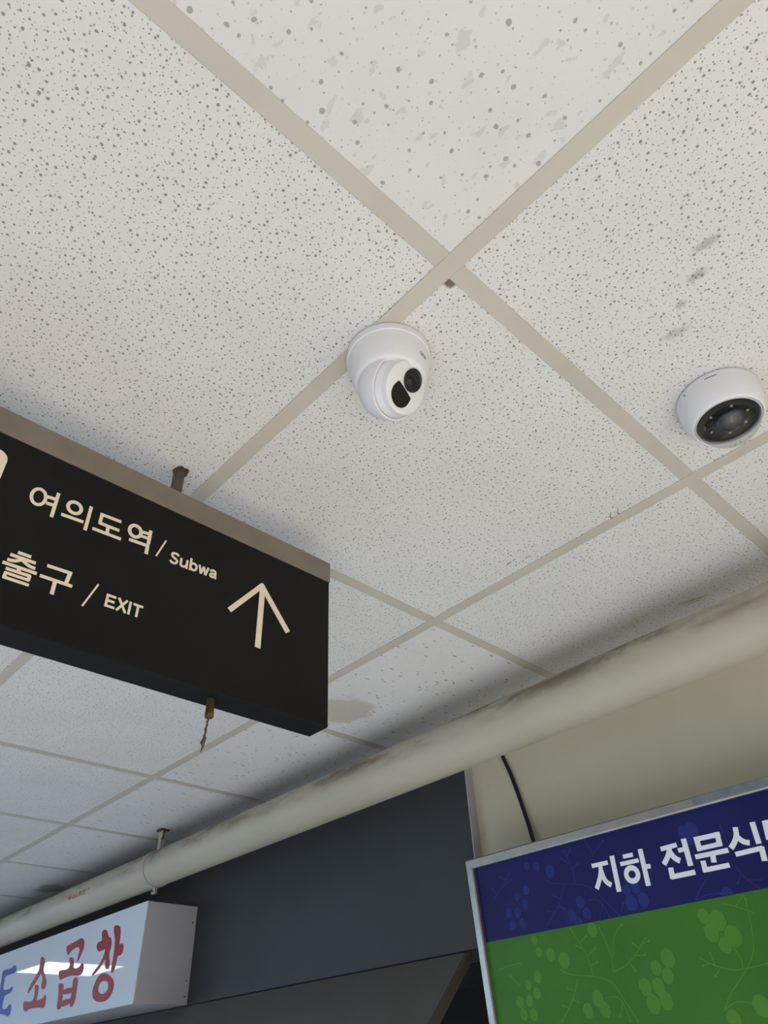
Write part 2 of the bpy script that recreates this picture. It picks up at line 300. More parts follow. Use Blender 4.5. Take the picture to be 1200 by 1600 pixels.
def spots(k, co, scale, rmin, rmax, keep, stretch=.35, warp=.25):
    """irregular small holes scattered over a board: 1 inside a hole"""
    wn = k.n('ShaderNodeTexNoise'); k.l(co, wn.inputs['Vector']); wn.inputs['Scale'].default_value = scale * 1.6; wn.inputs['Detail'].default_value = 2
    sub = k.n('ShaderNodeVectorMath', operation='SUBTRACT'); k.l(wn.outputs['Color'], sub.inputs[0]); sub.inputs[1].default_value = (.5, .5, .5)
    sc = k.n('ShaderNodeVectorMath', operation='SCALE'); k.l(sub.outputs[0], sc.inputs[0]); sc.inputs['Scale'].default_value = warp / scale
    ad = k.n('ShaderNodeVectorMath', operation='ADD'); k.l(co, ad.inputs[0]); k.l(sc.outputs[0], ad.inputs[1])
    v = k.n('ShaderNodeTexVoronoi', voronoi_dimensions='2D', feature='F1'); v.inputs['Scale'].default_value = scale; v.inputs['Randomness'].default_value = 1
    k.l(ad.outputs[0], v.inputs['Vector'])
    sx = k.n('ShaderNodeSeparateColor'); k.l(v.outputs['Color'], sx.inputs[0])
    r = k.math('MULTIPLY', k.math('POWER', sx.outputs[0], 2.5), rmax - rmin); r = k.math('ADD', r, rmin)
    d = k.math('SUBTRACT', r, v.outputs['Distance'])
    inside = k.ramp(d, -.03, .05)
    return k.math('MULTIPLY', inside, k.math('LESS_THAN', sx.outputs[1], keep))

TILE = srgb(222, 219, 213); HOLE = srgb(122, 112, 99)
def tile_material(name, kind):
    k = NT(name); co = k.coord()
    base = k.mix(k.ramp(k.noise(co, 5, 3), .3, .75), TILE, tuple(c * .95 for c in TILE[:3]) + (1,))
    if kind == 'pinhole':
        a = spots(k, co, 118, .08, .21, .93); b = spots(k, k.coord(loc=(.31, .17, 0)), 165, .06, .18, .75)
        h = k.math('MAXIMUM', a, k.math('MULTIPLY', b, .8)); fac = .80
    elif kind == 'fissured':
        a = spots(k, k.coord(rot=(0, 0, .6), scale=(1, .62, 1)), 44, .10, .28, .75, warp=1.0); b = spots(k, co, 120, .05, .17, .5)
        c = spots(k, k.coord(loc=(.2, .4, 0)), 62, .05, .19, .6)
        h = k.math('MAXIMUM', k.math('MULTIPLY', a, .30), k.math('MAXIMUM', k.math('MULTIPLY', b, .45), c)); fac = .6
    elif kind == 'dash':
        a = spots(k, k.coord(rot=(0, 0, .35), scale=(.42, 1.25, 1)), 80, .03, .22, .6, warp=.6); b = spots(k, co, 150, .05, .17, .5)
        h = k.math('MAXIMUM', a, k.math('MULTIPLY', b, .6)); fac = .8
    col = k.mix(k.math('MULTIPLY', h, fac), base, HOLE)
    k.l(col, k.b.inputs['Base Color'])
    k.b.inputs['Roughness'].default_value = .9; k.b.inputs['Specular IOR Level'].default_value = .2
    hh = k.math('ADD', k.math('MULTIPLY', h, -1.0), k.math('MULTIPLY', k.noise(co, 400, 2), .15))
    k.bump(hh, .5, .0015)
    return k.mat, k, col

def tint_mark(k, col, cx, cy, rx, ry, ang, amount, tint, soft=.5, grain=40):
    """a tinted mark with its own outline, centred at tile coordinates (cx, cy)"""
    mp = k.n('ShaderNodeMapping', vector_type='TEXTURE'); c = k.n('ShaderNodeTexCoord'); k.l(c.outputs['Object'], mp.inputs[0])
    mp.inputs['Location'].default_value = (cx, cy, 0); mp.inputs['Rotation'].default_value = (0, 0, ang); mp.inputs['Scale'].default_value = (rx, ry, 1)
    sx = k.n('ShaderNodeSeparateXYZ'); k.l(mp.outputs[0], sx.inputs[0])
    d = k.math('SQRT', k.math('ADD', k.math('POWER', sx.outputs[0], 2), k.math('POWER', sx.outputs[1], 2)))
    nz = k.noise(c.outputs['Object'], grain, 4, .6)
    f = k.math('MULTIPLY', k.ramp(k.math('ADD', d, k.math('MULTIPLY', k.math('SUBTRACT', nz, .5), 1.2)), 1.0 - soft, 1.0 + soft * .3, 1, 0), amount)
    return k.mix(f, col, tint)

M_TILE, _, _ = tile_material('ceiling_tile_pinholed', 'pinhole')
M_FISS, _, _ = tile_material('ceiling_tile_fissured', 'fissured')
M_DASH, kd, cd = tile_material('ceiling_tile_dashed', 'dash')
# tiles with marks of their own (coordinates from the tile's centre)
M_SMUDGE, k, c = tile_material('ceiling_tile_smudged', 'pinhole')
for (x, y, rx, ry, a, am) in SMUDGES: c = tint_mark(k, c, x, y, rx, ry, a, am, srgb(122, 112, 98), .7, 120)
k.l(c, k.b.inputs['Base Color'])
M_RUSTY, k, c = tile_material('ceiling_tile_scuffed', 'pinhole')
for (x, y, rx, ry, a, am) in SCUFFS: c = tint_mark(k, c, x, y, rx, ry, a, am, srgb(160, 146, 112), .6, 90)
k.l(c, k.b.inputs['Base Color'])
M_BLOTCH, k, c = tile_material('ceiling_tile_blotched', 'dash')
for (x, y, rx, ry, a, am) in BLOTCH: c = tint_mark(k, c, x, y, rx, ry, a, am, srgb(188, 180, 160), .25, 14)
k.l(c, k.b.inputs['Base Color'])
M_BLOTCH2, k, c = tile_material('ceiling_tile_blotched_far', 'pinhole')
for (x, y, rx, ry, a, am) in BLOTCH_FAR: c = tint_mark(k, c, x, y, rx, ry, a, am, srgb(140, 136, 118), .5, 14)
k.l(c, k.b.inputs['Base Color'])
M_CORNER, k, c = tile_material('ceiling_tile_chipped', 'pinhole')
for (x, y, rx, ry, a, am) in CORNER: c = tint_mark(k, c, x, y, rx, ry, a, am, srgb(128, 104, 76), .35, 60)
k.l(c, k.b.inputs['Base Color'])

M_BAR = plain('painted_grid_bar', srgb(199, 190, 175), .45, 0, .03, 6)
M_SLAB = plain('light_blocker', srgb(60, 58, 55), .9)
M_FLOOR = plain('floor_stone', srgb(194, 194, 197), .35, 0, .05, 3)
M_CREAM = plain('cream_paint', srgb(214, 206, 177), .7, 0, .025, 4, bump=.05)
M_SLATE = plain('slate_panel', srgb(57, 60, 62), .55, 0, .05, 5, bump=.04)
M_EDGE = plain('panel_edge', srgb(186, 182, 186), .5)
M_BLACK = plain('dark_recess', srgb(22, 21, 22), .8)
M_CANOPY = plain('canopy_board', srgb(95, 94, 90), .8, 0, .05, 6, bump=.05)
M_CANTRIM = plain('canopy_edging', srgb(76, 67, 52), .6)
M_SIGN = plain('sign_black', srgb(25, 25, 25), .5, 0, .06, 9, .15)
M_STEEL = plain('sign_steel', srgb(146, 136, 122), .38, .55, .06, 14)
M_IVORY = plain('sign_lettering', srgb(246, 231, 202), .6, 0, .02)
M_ROD = plain('rusty_rod', srgb(112, 98, 84), .6, .5, .15, 60)
M_BRASS = plain('old_brass', srgb(118, 92, 48), .55, .4, .2, 80)
M_DUST = plain('dusty_string', srgb(96, 80, 72), .9, 0, .2, 200)
M_CAMW = plain('camera_white', srgb(232, 231, 230), .42, 0, .01, 6)
M_GLOSSB = plain('camera_black', srgb(10, 10, 11), .08, 0, 0)
M_MATTB = plain('lens_barrel', srgb(26, 25, 26), .4, 0, 0)
M_MASK = plain('dome_mask', srgb(15, 15, 17), .22, 0, 0)
M_GREY = plain('grey_print', srgb(110, 108, 110), .6)
M_ALU = plain('brushed_aluminium', srgb(172, 170, 163), .32, .85, .06, 30)
M_ALUTAPE = plain('worn_foil', srgb(150, 156, 164), .35, .7, .12, 40)
M_CABLE = plain('black_cable', srgb(16, 15, 15), .5)
M_BOXW = plain('lightbox_case', srgb(200, 197, 198), .5, 0, .02)
M_PRINTW = plain('poster_white_print', srgb(236, 240, 243), .4, 0, .01)
M_RED = plain('red_film', srgb(158, 34, 54), .35, 0, .03, 12, .3)
M_BLUE = plain('blue_film', srgb(44, 68, 170), .35, 0, .03, 12, .3)
M_STENCIL = plain('red_stencil', srgb(176, 52, 62), .7, 0, .1, 60)

def pipe_material():
    k = NT('pipe_paint'); co = k.coord()
    nz = k.noise(k.coord(scale=(1, .35, 1)), 16, 5, .65)
    geo = k.n('ShaderNodeSeparateXYZ'); k.l(k.coord(), geo.inputs[0])
    c = k.mix(k.ramp(k.noise(co, 3, 2), .3, .7), srgb(184, 177, 156), srgb(176, 169, 149))
    dust = k.math('MULTIPLY', k.ramp(nz, .40, .66), k.ramp(geo.outputs[2], -.02, .035))
    c = k.mix(k.math('MULTIPLY', dust, .9), c, srgb(104, 90, 72))
    k.l(c, k.b.inputs['Base Color']); k.b.inputs['Roughness'].default_value = .5
    k.bump(nz, .1, .001)
    return k.mat
M_PIPE = pipe_material()

def face_material():
    k = NT('lightbox_face'); co = k.coord()
    k.l(k.mix(k.ramp(k.noise(co, 3, 2), .3, .7), srgb(218, 227, 236), srgb(214, 223, 233)), k.b.inputs['Base Color'])
    k.b.inputs['Roughness'].default_value = .025
    return k.mat
M_FACE = face_material()

def poster_material(name, c0, c1):
    k = NT(name); co = k.coord()
    w = k.n('ShaderNodeTexWave', wave_type='BANDS', bands_direction='X'); k.l(co, w.inputs[0]); w.inputs['Scale'].default_value = 60; w.inputs['Distortion'].default_value = 0
    k.l(k.mix(k.ramp(k.noise(co, 4, 2), .3, .7), c0, c1), k.b.inputs['Base Color'])
    k.b.inputs['Roughness'].default_value = .45; k.b.inputs['Specular IOR Level'].default_value = .2
    k.bump(w.outputs[1], .12, .0008)
    return k.mat
M_NAVY = poster_material('poster_navy', srgb(32, 33, 93), srgb(29, 30, 86))
M_GREEN = poster_material('poster_green', srgb(66, 120, 42), srgb(62, 112, 39))
M_NAVYP = poster_material('poster_navy_print', srgb(41, 52, 120), srgb(38, 48, 113))
M_GREENP = poster_material('poster_green_print', srgb(86, 137, 52), srgb(81, 130, 49))

def glass_material():
    k = NT('dome_bubble')
    out = k.t.nodes['Material Output']
    tr = k.n('ShaderNodeBsdfTransparent'); tr.inputs[0].default_value = (.86, .86, .85, 1)
    gl = k.n('ShaderNodeBsdfGlossy'); gl.inputs['Roughness'].default_value = .02
    lw = k.n('ShaderNodeLayerWeight'); lw.inputs[0].default_value = .35; ge = k.n('ShaderNodeNewGeometry')
    f = k.math('ADD', k.math('MULTIPLY', k.math('POWER', lw.outputs['Facing'], 4), .45), .05)
    f = k.math('MULTIPLY', f, k.math('SUBTRACT', 1.0, ge.outputs['Backfacing']))
    mx = k.n('ShaderNodeMixShader'); k.l(f, mx.inputs[0]); k.l(tr.outputs[0], mx.inputs[1]); k.l(gl.outputs[0], mx.inputs[2])
    k.l(mx.outputs[0], out.inputs[0]); return k.mat
M_GLASS = glass_material()
def glow_material(name, col, s):
    k = NT(name); k.b.inputs['Base Color'].default_value = (.8, .8, .8, 1)
    k.b.inputs['Emission Color'].default_value = col; k.b.inputs['Emission Strength'].default_value = s
    return k.mat
M_LAMP = glow_material('lamp_diffuser', (1, .98, .95, 1), 5)

# ------------------------------------------------------------------ the hall
T = .6
ceiling = tag(empty('ceiling', (0, 0, ZC)), kind='structure')
slab = bmesh.new(); box(slab, -3.8, 1.5, -6, 11, .06, .12)
build('ceiling_light_blocker', slab, M_SLAB, ceiling)  # unseen dark slab added to block world light above the tiles
for (x0, x1, y0, y1) in ((-3.8, -1.8, -6, 11), (-1.8, 1.12, -6, -2.4), (-1.8, 1.12, 8.4, 11)):
    b = bmesh.new(); box(b, x0, x1, y0, y1, .0, .05); build('ceiling_panel', b, M_TILE, ceiling)
tile_bm = {}
CX1 = .603 + .263
special = {(-1, -1): M_FISS, (0, -1): M_SMUDGE, (1, 1): M_BLOTCH, (1, 2): M_DASH, (1, 3): M_DASH, (1, 0): M_RUSTY, (0, 0): M_CORNER, (1, 5): M_BLOTCH2, (1, 4): M_DASH}
LAMP_CELL = (-1, 9)
def tile_mesh(w, mt):
    b = bmesh.new(); box(b, -w / 2, w / 2, -.297, .297, 0, .012, .0012, segs=1)
    o = build('ceiling_tile', b, mt, ceiling); return o
protos = {}
for i in range(-3, 2):
    for j in range(-4, 14):
        if (i, j) == LAMP_CELL: continue
        mt = special.get((i, j), M_TILE); w = .594 if i < 1 else .526
        key = (w, mt.name)
        if key in protos:
            o = bpy.data.objects.new('ceiling_tile', protos[key].data); COL.objects.link(o); o.parent = ceiling
        else: o = protos[key] = tile_mesh(w, mt)
        o.location = ((i + .5) * T if i < 1 else .603 + w / 2, (j + .5) * T, .0012 + random.uniform(0, .0006))
        if (i, j) not in special: o.rotation_euler.z = random.choice((0, math.pi)) if i < 1 else 0
def tee(length, axis):
    b = bmesh.new(); h = .0122
    if axis == 'y': box(b, -h, h, 0, length, 0, .0010, .0004, segs=1); box(b, -.0008, .0008, 0, length, .0008, .034)
    else: box(b, 0, length, -h, h, .0003, .0012, .0004, segs=1); box(b, 0, length, -.0008, .0008, .001, .034)
    return b
for i in range(-3, 2):
    o = build('main_grid_bar', tee(10.8, 'y'), M_BAR, ceiling); o.location = (i * T, -2.4, 0)
first = {}
for j in range(-4, 15):
    for i in range(-3, 2):
        ln = T - .0244 if i < 1 else .50
        if ln not in first: first[ln] = o = build('cross_grid_bar', tee(ln, 'x'), M_BAR, ceiling)
        else:
            o = bpy.data.objects.new('cross_grid_bar', first[ln].data); COL.objects.link(o); o.parent = ceiling
        o.location = (i * T + .0122, j * T, 0)

b = bmesh.new(); box(b, -3.8, 2.2, -6, 11, -.1, 0)
tag(build('floor', b, M_FLOOR), kind='structure')
# right side of the hall: cream wall, slate fascia standing 3 cm proud of it, dark opening below the fascia
b = bmesh.new(); box(b, 1.13, 1.3, -6, .977, 0, 2.46)
tag(build('wall_right', b, M_CREAM), kind='structure')
YE = .977
fz = 1.877
fas = tag(empty('wall_fascia', (1.10, YE, fz)), kind='structure')
b = bmesh.new(); box(b, 0, .2, .0015, 10.1, 0, 2.46 - fz, .0008, segs=1); build('fascia_board', b, M_SLATE, fas)
b = bmesh.new(); box(b, .0005, .16, -.0015, .0015, 0, 2.46 - fz); tag(build('end_strip', b, M_EDGE, fas), 'pale edge strip')
b = bmesh.new(); box(b, 1.7, 1.85, YE - .4, 11, 0, fz + .1); box(b, 1.301, 1.7, YE - .02, YE + .001, 0, fz); box(b, 1.29, 1.75, YE, 11, fz - .004, fz + .08)
tag(build('wall_recess', b, M_BLACK), kind='structure')

# sloping board under the fascia
L = .30
can = tag(empty('sloping_canopy', (1.10, 1.022, fz - .003)), 'dull grey board sloping out from the foot of the slate fascia', 'canopy')
can.rotation_euler = (0, math.radians(180 - 43.9), 0)
b = bmesh.new(); box(b, 0, L, .016, 8.0, .0, .012, .0008, segs=1); build('board', b, M_CANOPY, can)
b = bmesh.new(); box(b, .0, L, .0, .008, -.0015, .016, .0006, segs=1); box(b, .0, L, .0082, .0158, .001, .012); build('edging', b, M_CANTRIM, can)

# ------------------------------------------------------------------ pipe
PX, PZ, PR = .90, 2.269, .059
b = bmesh.new()
lathe(b, [(PR, -3.0)] + [(PR, -3 + k * .5) for k in range(1, 28)] + [(PR, 10.8)], 72, Matrix.Rotation(math.radians(-90), 4, 'X'))
pipe = build('overhead_pipe', b, M_PIPE, None, 40); pipe.location = (PX, 0, PZ)
tag(pipe, 'long cream painted round pipe running under the ceiling along the wall', 'pipe')
# red stencil on the pipe (hand-painted marks, too worn to read) and its arrow
def on_pipe(ang, y, r=PR + .0004): return Vector((r * math.cos(ang), y, r * math.sin(ang)))
b = bmesh.new()
def pipe_mark(pts, w):
    # pts: (y, angle) pairs
    for (y0, a0), (y1, a1) in zip(pts[:-1], pts[1:]):
        tube(b, [on_pipe(a0, y0, PR - w * .6), on_pipe((a0 + a1) / 2, (y0 + y1) / 2, PR - w * .6), on_pipe(a1, y1, PR - w * .6)], w, 6)
def mark_text(body, y0, y1, amid, height):
    t = text_mesh(body, .02, .0004, 0.0, (abs(y1 - y0), height))
    bmesh.ops.subdivide_edges(t, edges=[e for e in t.edges if e.calc_length() > .004], cuts=2)
    bmesh.ops.triangulate(t, faces=t.faces[:])
    for v in t.verts:
        ang = math.radians(amid) - (v.co.y - height / 2) / PR
        v.co = on_pipe(ang, y0 - v.co.x)
    return t
t = mark_text('옥내소화전', 2.865, 2.712, -178, .019)
merge(b, t)
pipe_mark([(2.685, math.radians(-162)), (2.685, math.radians(-186))], .0012)
pipe_mark([(2.697, math.radians(-178)), (2.685, math.radians(-187)), (2.673, math.radians(-178))], .0016)
o = build('stencil_marking', b, M_STENCIL, pipe); tag(o, 'worn red stencil marking')

# clamp hanger that carries the pipe
HY = 2.27
han = tag(empty('pipe_hanger', (PX, HY, ZC)), 'painted metal strap clamp hanging the cream pipe from the ceiling', 'pipe hanger')
dz = PZ - ZC
b = bmesh.new(); lathe(b, [(PR + .0006, -.011), (PR + .0028, -.011), (PR + .0028, .011), (PR + .0006, .011)], 72, Matrix.Translation((0, 0, dz)) @ Matrix.Rotation(math.radians(90), 4, 'X'), closed=True)
build('strap', b, M_PIPE, han, 40)
b = bmesh.new()
for s in (-1, 1): box(b, s * .003 - .0012, s * .003 + .0012, -.012, .012, dz - PR - .022, dz - PR - .002, .0004)
build('clamp_tab', b, M_PIPE, han)
b = bmesh.new(); lathe(b, [(0, -.012), (.0045, -.012), (.0045, -.008), (.0025, -.008), (.0025, .008), (.0045, .008), (.0045, .013), (0, .013)], 6, Matrix.Translation((0, 0, dz - PR - .013)) @ Matrix.Rotation(math.radians(90), 4, 'Y'))
build('clamp_bolt', b, M_ROD, han)
b = bmesh.new()
for s, o_ in ((-1, -.010), (1, .004)):
    prof = [(-.014, 0), (.014, 0), (.014, -.026), (.009, -.034), (.009, -.048), (.012, dz + PR + .002), (-.012, dz + PR + .002), (-.009, -.048), (-.009, -.034), (-.014, -.026)]
    plate(b, prof, basis((o_ + .003, 0, 0), (0, 1, 0), (0, 0, 1), (1, 0, 0)), .003)
build('bracket', b, M_PIPE, han)
b = bmesh.new(); box(b, -.018, .018, -.016, .016, -.006, 0, .001); lathe(b, [(0, -.032), (.005, -.032), (.005, -.004), (0, -.004)], 12); build('ceiling_anchor', b, M_DUST, han)

# ------------------------------------------------------------------ hanging direction sign
SY0, SY1, SX0, SX1, SZ0, SZ1 = .5127, .5577, -1.10, .236, 2.045, 2.3405
sg = tag(empty('direction_sign', ((SX0 + SX1) / 2, .535, SZ1)), 'long black hanging board with cream Korean lettering and an upward arrow', 'sign')
W = lambda p: p.matrix_basis.inverted()
b = bmesh.new(); box(b, SX0, SX1, SY0 + .0012, SY1, SZ0, SZ1, .0012); box(b, SX0 + .001, SX1 - .001, SY0, SY0 + .002, SZ0 + .0012, 2.301, .0004)
build('board', b, M_SIGN, sg, mat=W(sg))
b = bmesh.new(); box(b, SX0 - .0008, SX1 + .0008, SY0 - .0012, SY1 + .0012, 2.302, SZ1 + .001, .0008)
tag(build('top_rail', b, M_STEEL, sg, mat=W(sg)), 'brownish steel top rail')
MS = basis((-.10, SY0, 2.19), (1, 0, 0), (0, 0, 1), (0, -1, 0)); H = .0006
def letters(name, strokes, rings=(), extra=None):
    b = bmesh.new()
    for p, w in strokes: stroke(b, mm(p), w / 1000, MS, H, 2)
    for c, rx, ry, w in rings: ring(b, (c[0] / 1000, c[1] / 1000), rx / 1000, ry / 1000, w / 1000, MS, H)
    if extra: extra(b)
    return build(name, b, M_IVORY, sg, mat=W(sg))
GLYPH = {   # bold grotesk letters: strokes in a 20-unit cap height
 'S': [[(13.0, 15.6), (11.0, 18.0), (7.2, 18.4), (3.4, 17.4), (2.6, 14.2), (4.4, 11.8), (9.6, 9.4), (12.0, 7.0), (11.6, 3.6), (8.0, 1.6), (4.0, 2.0), (1.4, 4.8)]],
 'u': [[(1.7, 14.4), (1.7, 5), (2.6, 2.0), (5.6, 1.6), (8.6, 2.6), (10.6, 5.0)], [(11.2, 14.4), (11.2, 0)]],
 'b': [[(1.7, 20), (1.7, 0)], [(2.4, 10), (4.4, 12.4), (7.4, 12.9), (10.4, 11.4), (11.6, 7.3), (10.4, 3.0), (7.4, 1.6), (4.4, 2.2), (2.4, 4.6)]],
 'w': [[(1.3, 14.4), (4.8, 0.6)], [(4.8, .6), (8.6, 13.4)], [(8.6, 13.4), (12.4, .6)], [(12.4, .6), (15.9, 14.4)]],
 'a': [[(1.6, 10.2), (2.8, 12.4), (5.8, 13.0), (8.8, 12.4), (9.9, 9.6), (9.9, 3), (10.8, 0)], [(9.6, 7.6), (5.4, 7.2), (2.0, 6.2), (1.5, 3.6), (3.2, 1.5), (6.6, 1.8), (9.6, 4.4)]],
 'E': [[(1.9, 20), (1.9, 0)], [(1.9, 18.2), (14, 18.2)], [(1.9, 10.2), (13, 10.2)], [(1.9, 1.8), (14.4, 1.8)]],
 'X': [[(1.6, 20), (14.4, 0)], [(14.2, 20), (1.2, 0)]], 'I': [[(2, 20), (2, 0)]], 'T': [[(0, 18.2), (14.6, 18.2)], [(7.3, 18.2), (7.3, 0)]]}
def word(b, text, advs, x0, z0, k, slope, w):
    for ch, a in zip(text, advs):
        for s in GLYPH[ch]:
            stroke(b, [((x0 + a + x * k) / 1000, (z0 + y * k + (a + x * k) * slope) / 1000) for x, y in s], w * k / 1000, MS, H, 2)
def subway(b): word(b, 'Subwa', (0, 16.2, 31.6, 46.0, 64.6), 43.9, 22.1, 1.02, .055, 3.3)
def exit_(b): word(b, 'EXIT', (0, 15.2, 31.0, 37.0), -30.2, -78.2, .93, .012, 3.5)
letters('station_lettering', SIGN_TOP, SIGN_RINGS, subway)
letters('exit_lettering', SIGN_LOW, (), exit_)
letters('arrow', SIGN_ARROW)
b = bmesh.new(); rp = []
for cx, cy, a0 in ((-.206, .071, 0), (-.296, .071, 90), (-.296, -.055, 180), (-.206, -.055, 270)):
    rp += [(cx + .0135 * math.cos(math.radians(a0 + k * 10)), cy + .0135 * math.sin(math.radians(a0 + k * 10))) for k in range(10)]
plate(b, rp, MS, H); build('pictogram_panel', b, M_IVORY, sg, mat=W(sg))
b = bmesh.new(); tube(b, [(-.0555, .535, SZ1), (-.0555, .535, ZC + .02)], .0088, 20)
build('hanging_rod', b, M_ROD, sg, 40, mat=W(sg))
b = bmesh.new(); tube(b, [(-.95, .535, SZ1), (-.95, .535, ZC + .02)], .0088, 20)
build('hanging_rod', b, M_ROD, sg, 40, mat=W(sg))
bp = (.049, .5352)
b = bmesh.new(); lathe(b, [(0, 0), (.0052, 0), (.0056, -.001), (.0056, -.020), (.0060, -.0205), (.0060, -.026), (.0052, -.027), (.0026, -.027), (.0026, -.02), (0, -.02)], 24, Matrix.Translation((bp[0], bp[1], SZ0 + .0012)))
bn = build('brass_nipple', b, M_BRASS, sg, 40, mat=W(sg)); tag(bn, 'small brass nipple')
b = bmesh.new(); pts = [(bp[0], bp[1], SZ0 - .022)]
rr = [.0014]
for k in range(1, 22):
    f = k / 21; pts.append((bp[0] - .004 * f + random.uniform(-.0009, .0009), bp[1] + .003 * f + random.uniform(-.0009, .0009), SZ0 - .022 - .050 * f))
    rr.append(.0013 + (.0016 * math.exp(-((f - .72) / .12) ** 2)) + random.uniform(-.0003, .0005) - (.0011 * max(0, f - .8) / .2))
tube(b, pts, rr, 8)
ds = build('dusty_string', b, M_DUST, bn, 60)

# ------------------------------------------------------------------ turret security camera
TX, TY = .0386, .1496
tc = tag(empty('security_camera', (TX, TY, ZC)), 'white turret camera with black lens and black window beside the grid crossing', 'camera')
tc.scale = (.97, .97, .97)
n_ = Vector((.155, -.78, -.59)).normalized(); ex = Vector((.88, .20, -.20)); ex = (ex - n_ * ex.dot(n_)).normalized(); ey = n_.cross(ex)
BALL = Vector((.001, 0, -.064))
MB_ = basis(BALL, ex, ey, n_)
b = bmesh.new(); lathe(b, [(0, 0), (.0575, 0), (.0590, -.0015), (.0592, -.010), (.0586, -.0125), (.0575, -.0132), (.0572, -.0140), (.0566, -.0200), (.0545, -.033), (.0515, -.046), (.0490, -.0535), (.0470, -.0560), (.043, -.0575), (0, -.0575)], 96)
build('base', b, M_CAMW, tc, 35)
b = bmesh.new()
pr = [(0, -.0455)] + [(.0455 * math.cos(a), .0455 * math.sin(a)) for a in [math.radians(d) for d in range(-80, 11, 6)]]
pr += [(.0447, .0105), (.0440, .0120), (.0425, .0122), (.0415, .0110), (.0405, .0085), (.0, .0085)]
lathe(b, pr, 96, MB_); build('socket', b, M_CAMW, tc, 35)
b = bmesh.new(); lathe(b, [(.0404, .004), (.0404, .0098), (.0392, .0145), (.0365, .0190), (.0360, .0200), (.0360, .0265), (.0353, .0282), (.0340, .0288), (0, .0288)], 96, MB_)
eye = build('eyeball', b, M_CAMW, tc, 35)
ML = MB_ @ Matrix.Translation((.0005, .0148, .0288))
b = bmesh.new(); lathe(b, [(.0160, -.001), (.0160, .0022), (.0155, .0028), (.0143, .0028), (.0135, .0020), (.0118, .0014), (.0112, .0020), (.0102, .0020), (.0098, .0012), (.0080, .0008), (0, .0006)], 64, ML)
ln = build('lens', b, M_MATTB, tc, 30)
b = bmesh.new(); lathe(b, [(.0078, .0006), (.0070, .0014), (.0040, .0022), (0, .0025)], 48, ML); build('lens_glass', b, M_GLOSSB, ln, 40)
b = bmesh.new()
wp = [(-.0165, -.0010), (-.0150, .0004), (.0150, .0004), (.0165, -.0010), (.0178, -.0085), (.0176, -.0130), (.0150, -.0195), (.0085, -.0248), (0, -.0268), (-.0085, -.0248), (-.0150, -.0195), (-.0176, -.0130), (-.0178, -.0085)]
plate(b, chaikin(wp, 1), MB_ @ Matrix.Translation((0, -.0034, .0288)), .0009); build('infrared_window', b, M_GLOSSB, tc)
b = bmesh.new()
t = text_mesh('UNV', .01, .0002, 0, (.0150, .0050))
for v in t.verts:
    a = math.radians(LOGO_A) + v.co.x / .056; z = LOGO_Z + v.co.y; r = .0572 + (z + .0200) * .162
    v.co = Vector((r * math.cos(a), r * math.sin(a), z))
merge(b, t); build('logo', b, M_GREY, tc)

# ------------------------------------------------------------------ dome security camera
DX, DY = .459, -.117
dc = tag(empty('security_camera', (DX, DY, ZC)), 'white dome camera with clear bubble over black insides, near the right edge', 'camera')
dc.scale = (.82, .82, .90)
b = bmesh.new(); lathe(b, [(0, 0), (.0700, 0), (.0715, -.0015), (.0718, -.0085), (.0708, -.0092), (.0708, -.0102), (.0716, -.0108), (.0714, -.022), (.0700, -.034), (.0668, -.045), (.0632, -.0525), (.0605, -.0560), (.0590, -.0568), (.0577, -.0560), (.0572, -.0520), (.0520, -.0500), (0, -.0500)], 96)
body = build('body', b, M_CAMW, dc, 35)
b = bmesh.new(); a = math.radians(SLOT_A)
for k in range(-6, 6): box(b, -.0008, .0008, -.0013, .0013, -.0004, .0004); 
b.free(); b = bmesh.new()
tube(b, [(.0716 * math.cos(a + k * .02), .0716 * math.sin(a + k * .02), -.0105) for k in range(-7, 8)], .0006, 6); build('seam_slot', b, M_MATTB, body)
b = bmesh.new(); tube(b, [(.0712 * math.cos(a - .75), .0712 * math.sin(a - .75), -.0105), (.0724 * math.cos(a - .75), .0724 * math.sin(a - .75), -.0105)], .0016, 12); build('screw', b, M_GREY, body)
b = bmesh.new(); lathe(b, [(.0570, -.0505), (.0567, -.0550), (.0550, -.0562), (.0540, -.0556), (.0538, -.0515)], 96); build('trim_ring', b, M_BOXW, dc, 35)
b = bmesh.new(); lathe(b, [(.0536, -.0512), (.0520, -.0535), (.0480, -.0530), (.0300, -.0510), (0, -.0508)], 96); mask = build('inner_mask', b, M_MASK, dc, 35)
b = bmesh.new(); lathe(b, [(.024 * math.cos(math.radians(t_)), -.048 - .024 * math.sin(math.radians(t_))) for t_ in range(0, 90, 6)] + [(0, -.072)], 64); eyed = build('eyeball', b, M_GLOSSB, dc, 40)
ld = Vector((-.35, -.55, -.75)).normalized(); lx = ld.orthogonal().normalized(); MD = basis(Vector((0, 0, -.048)) + ld * .0225, lx, ld.cross(lx), ld)
b = bmesh.new(); lathe(b, [(.0125, -.002), (.0125, .002), (.0112, .0024), (.0098, .0005), (.007, -.0005), (0, -.001)], 48, MD); build('lens', b, M_GLOSSB, eyed, 30)
for k, (rad, deg) in enumerate(((.0345, 20), (.0345, 80), (.0345, 150), (.0345, 215), (.0345, 275), (.0345, 325))):
    c = Vector((rad * math.cos(math.radians(deg)), rad * math.sin(math.radians(deg)), -.0525))
    b = bmesh.new(); lathe(b, [(0, .002), (.0026, .002), (.0026, -.0010), (.0018, -.0016), (.0012, -.0008), (0, -.0006)], 24, Matrix.Translation(c)); build('led', b, M_ALU, dc, 40)
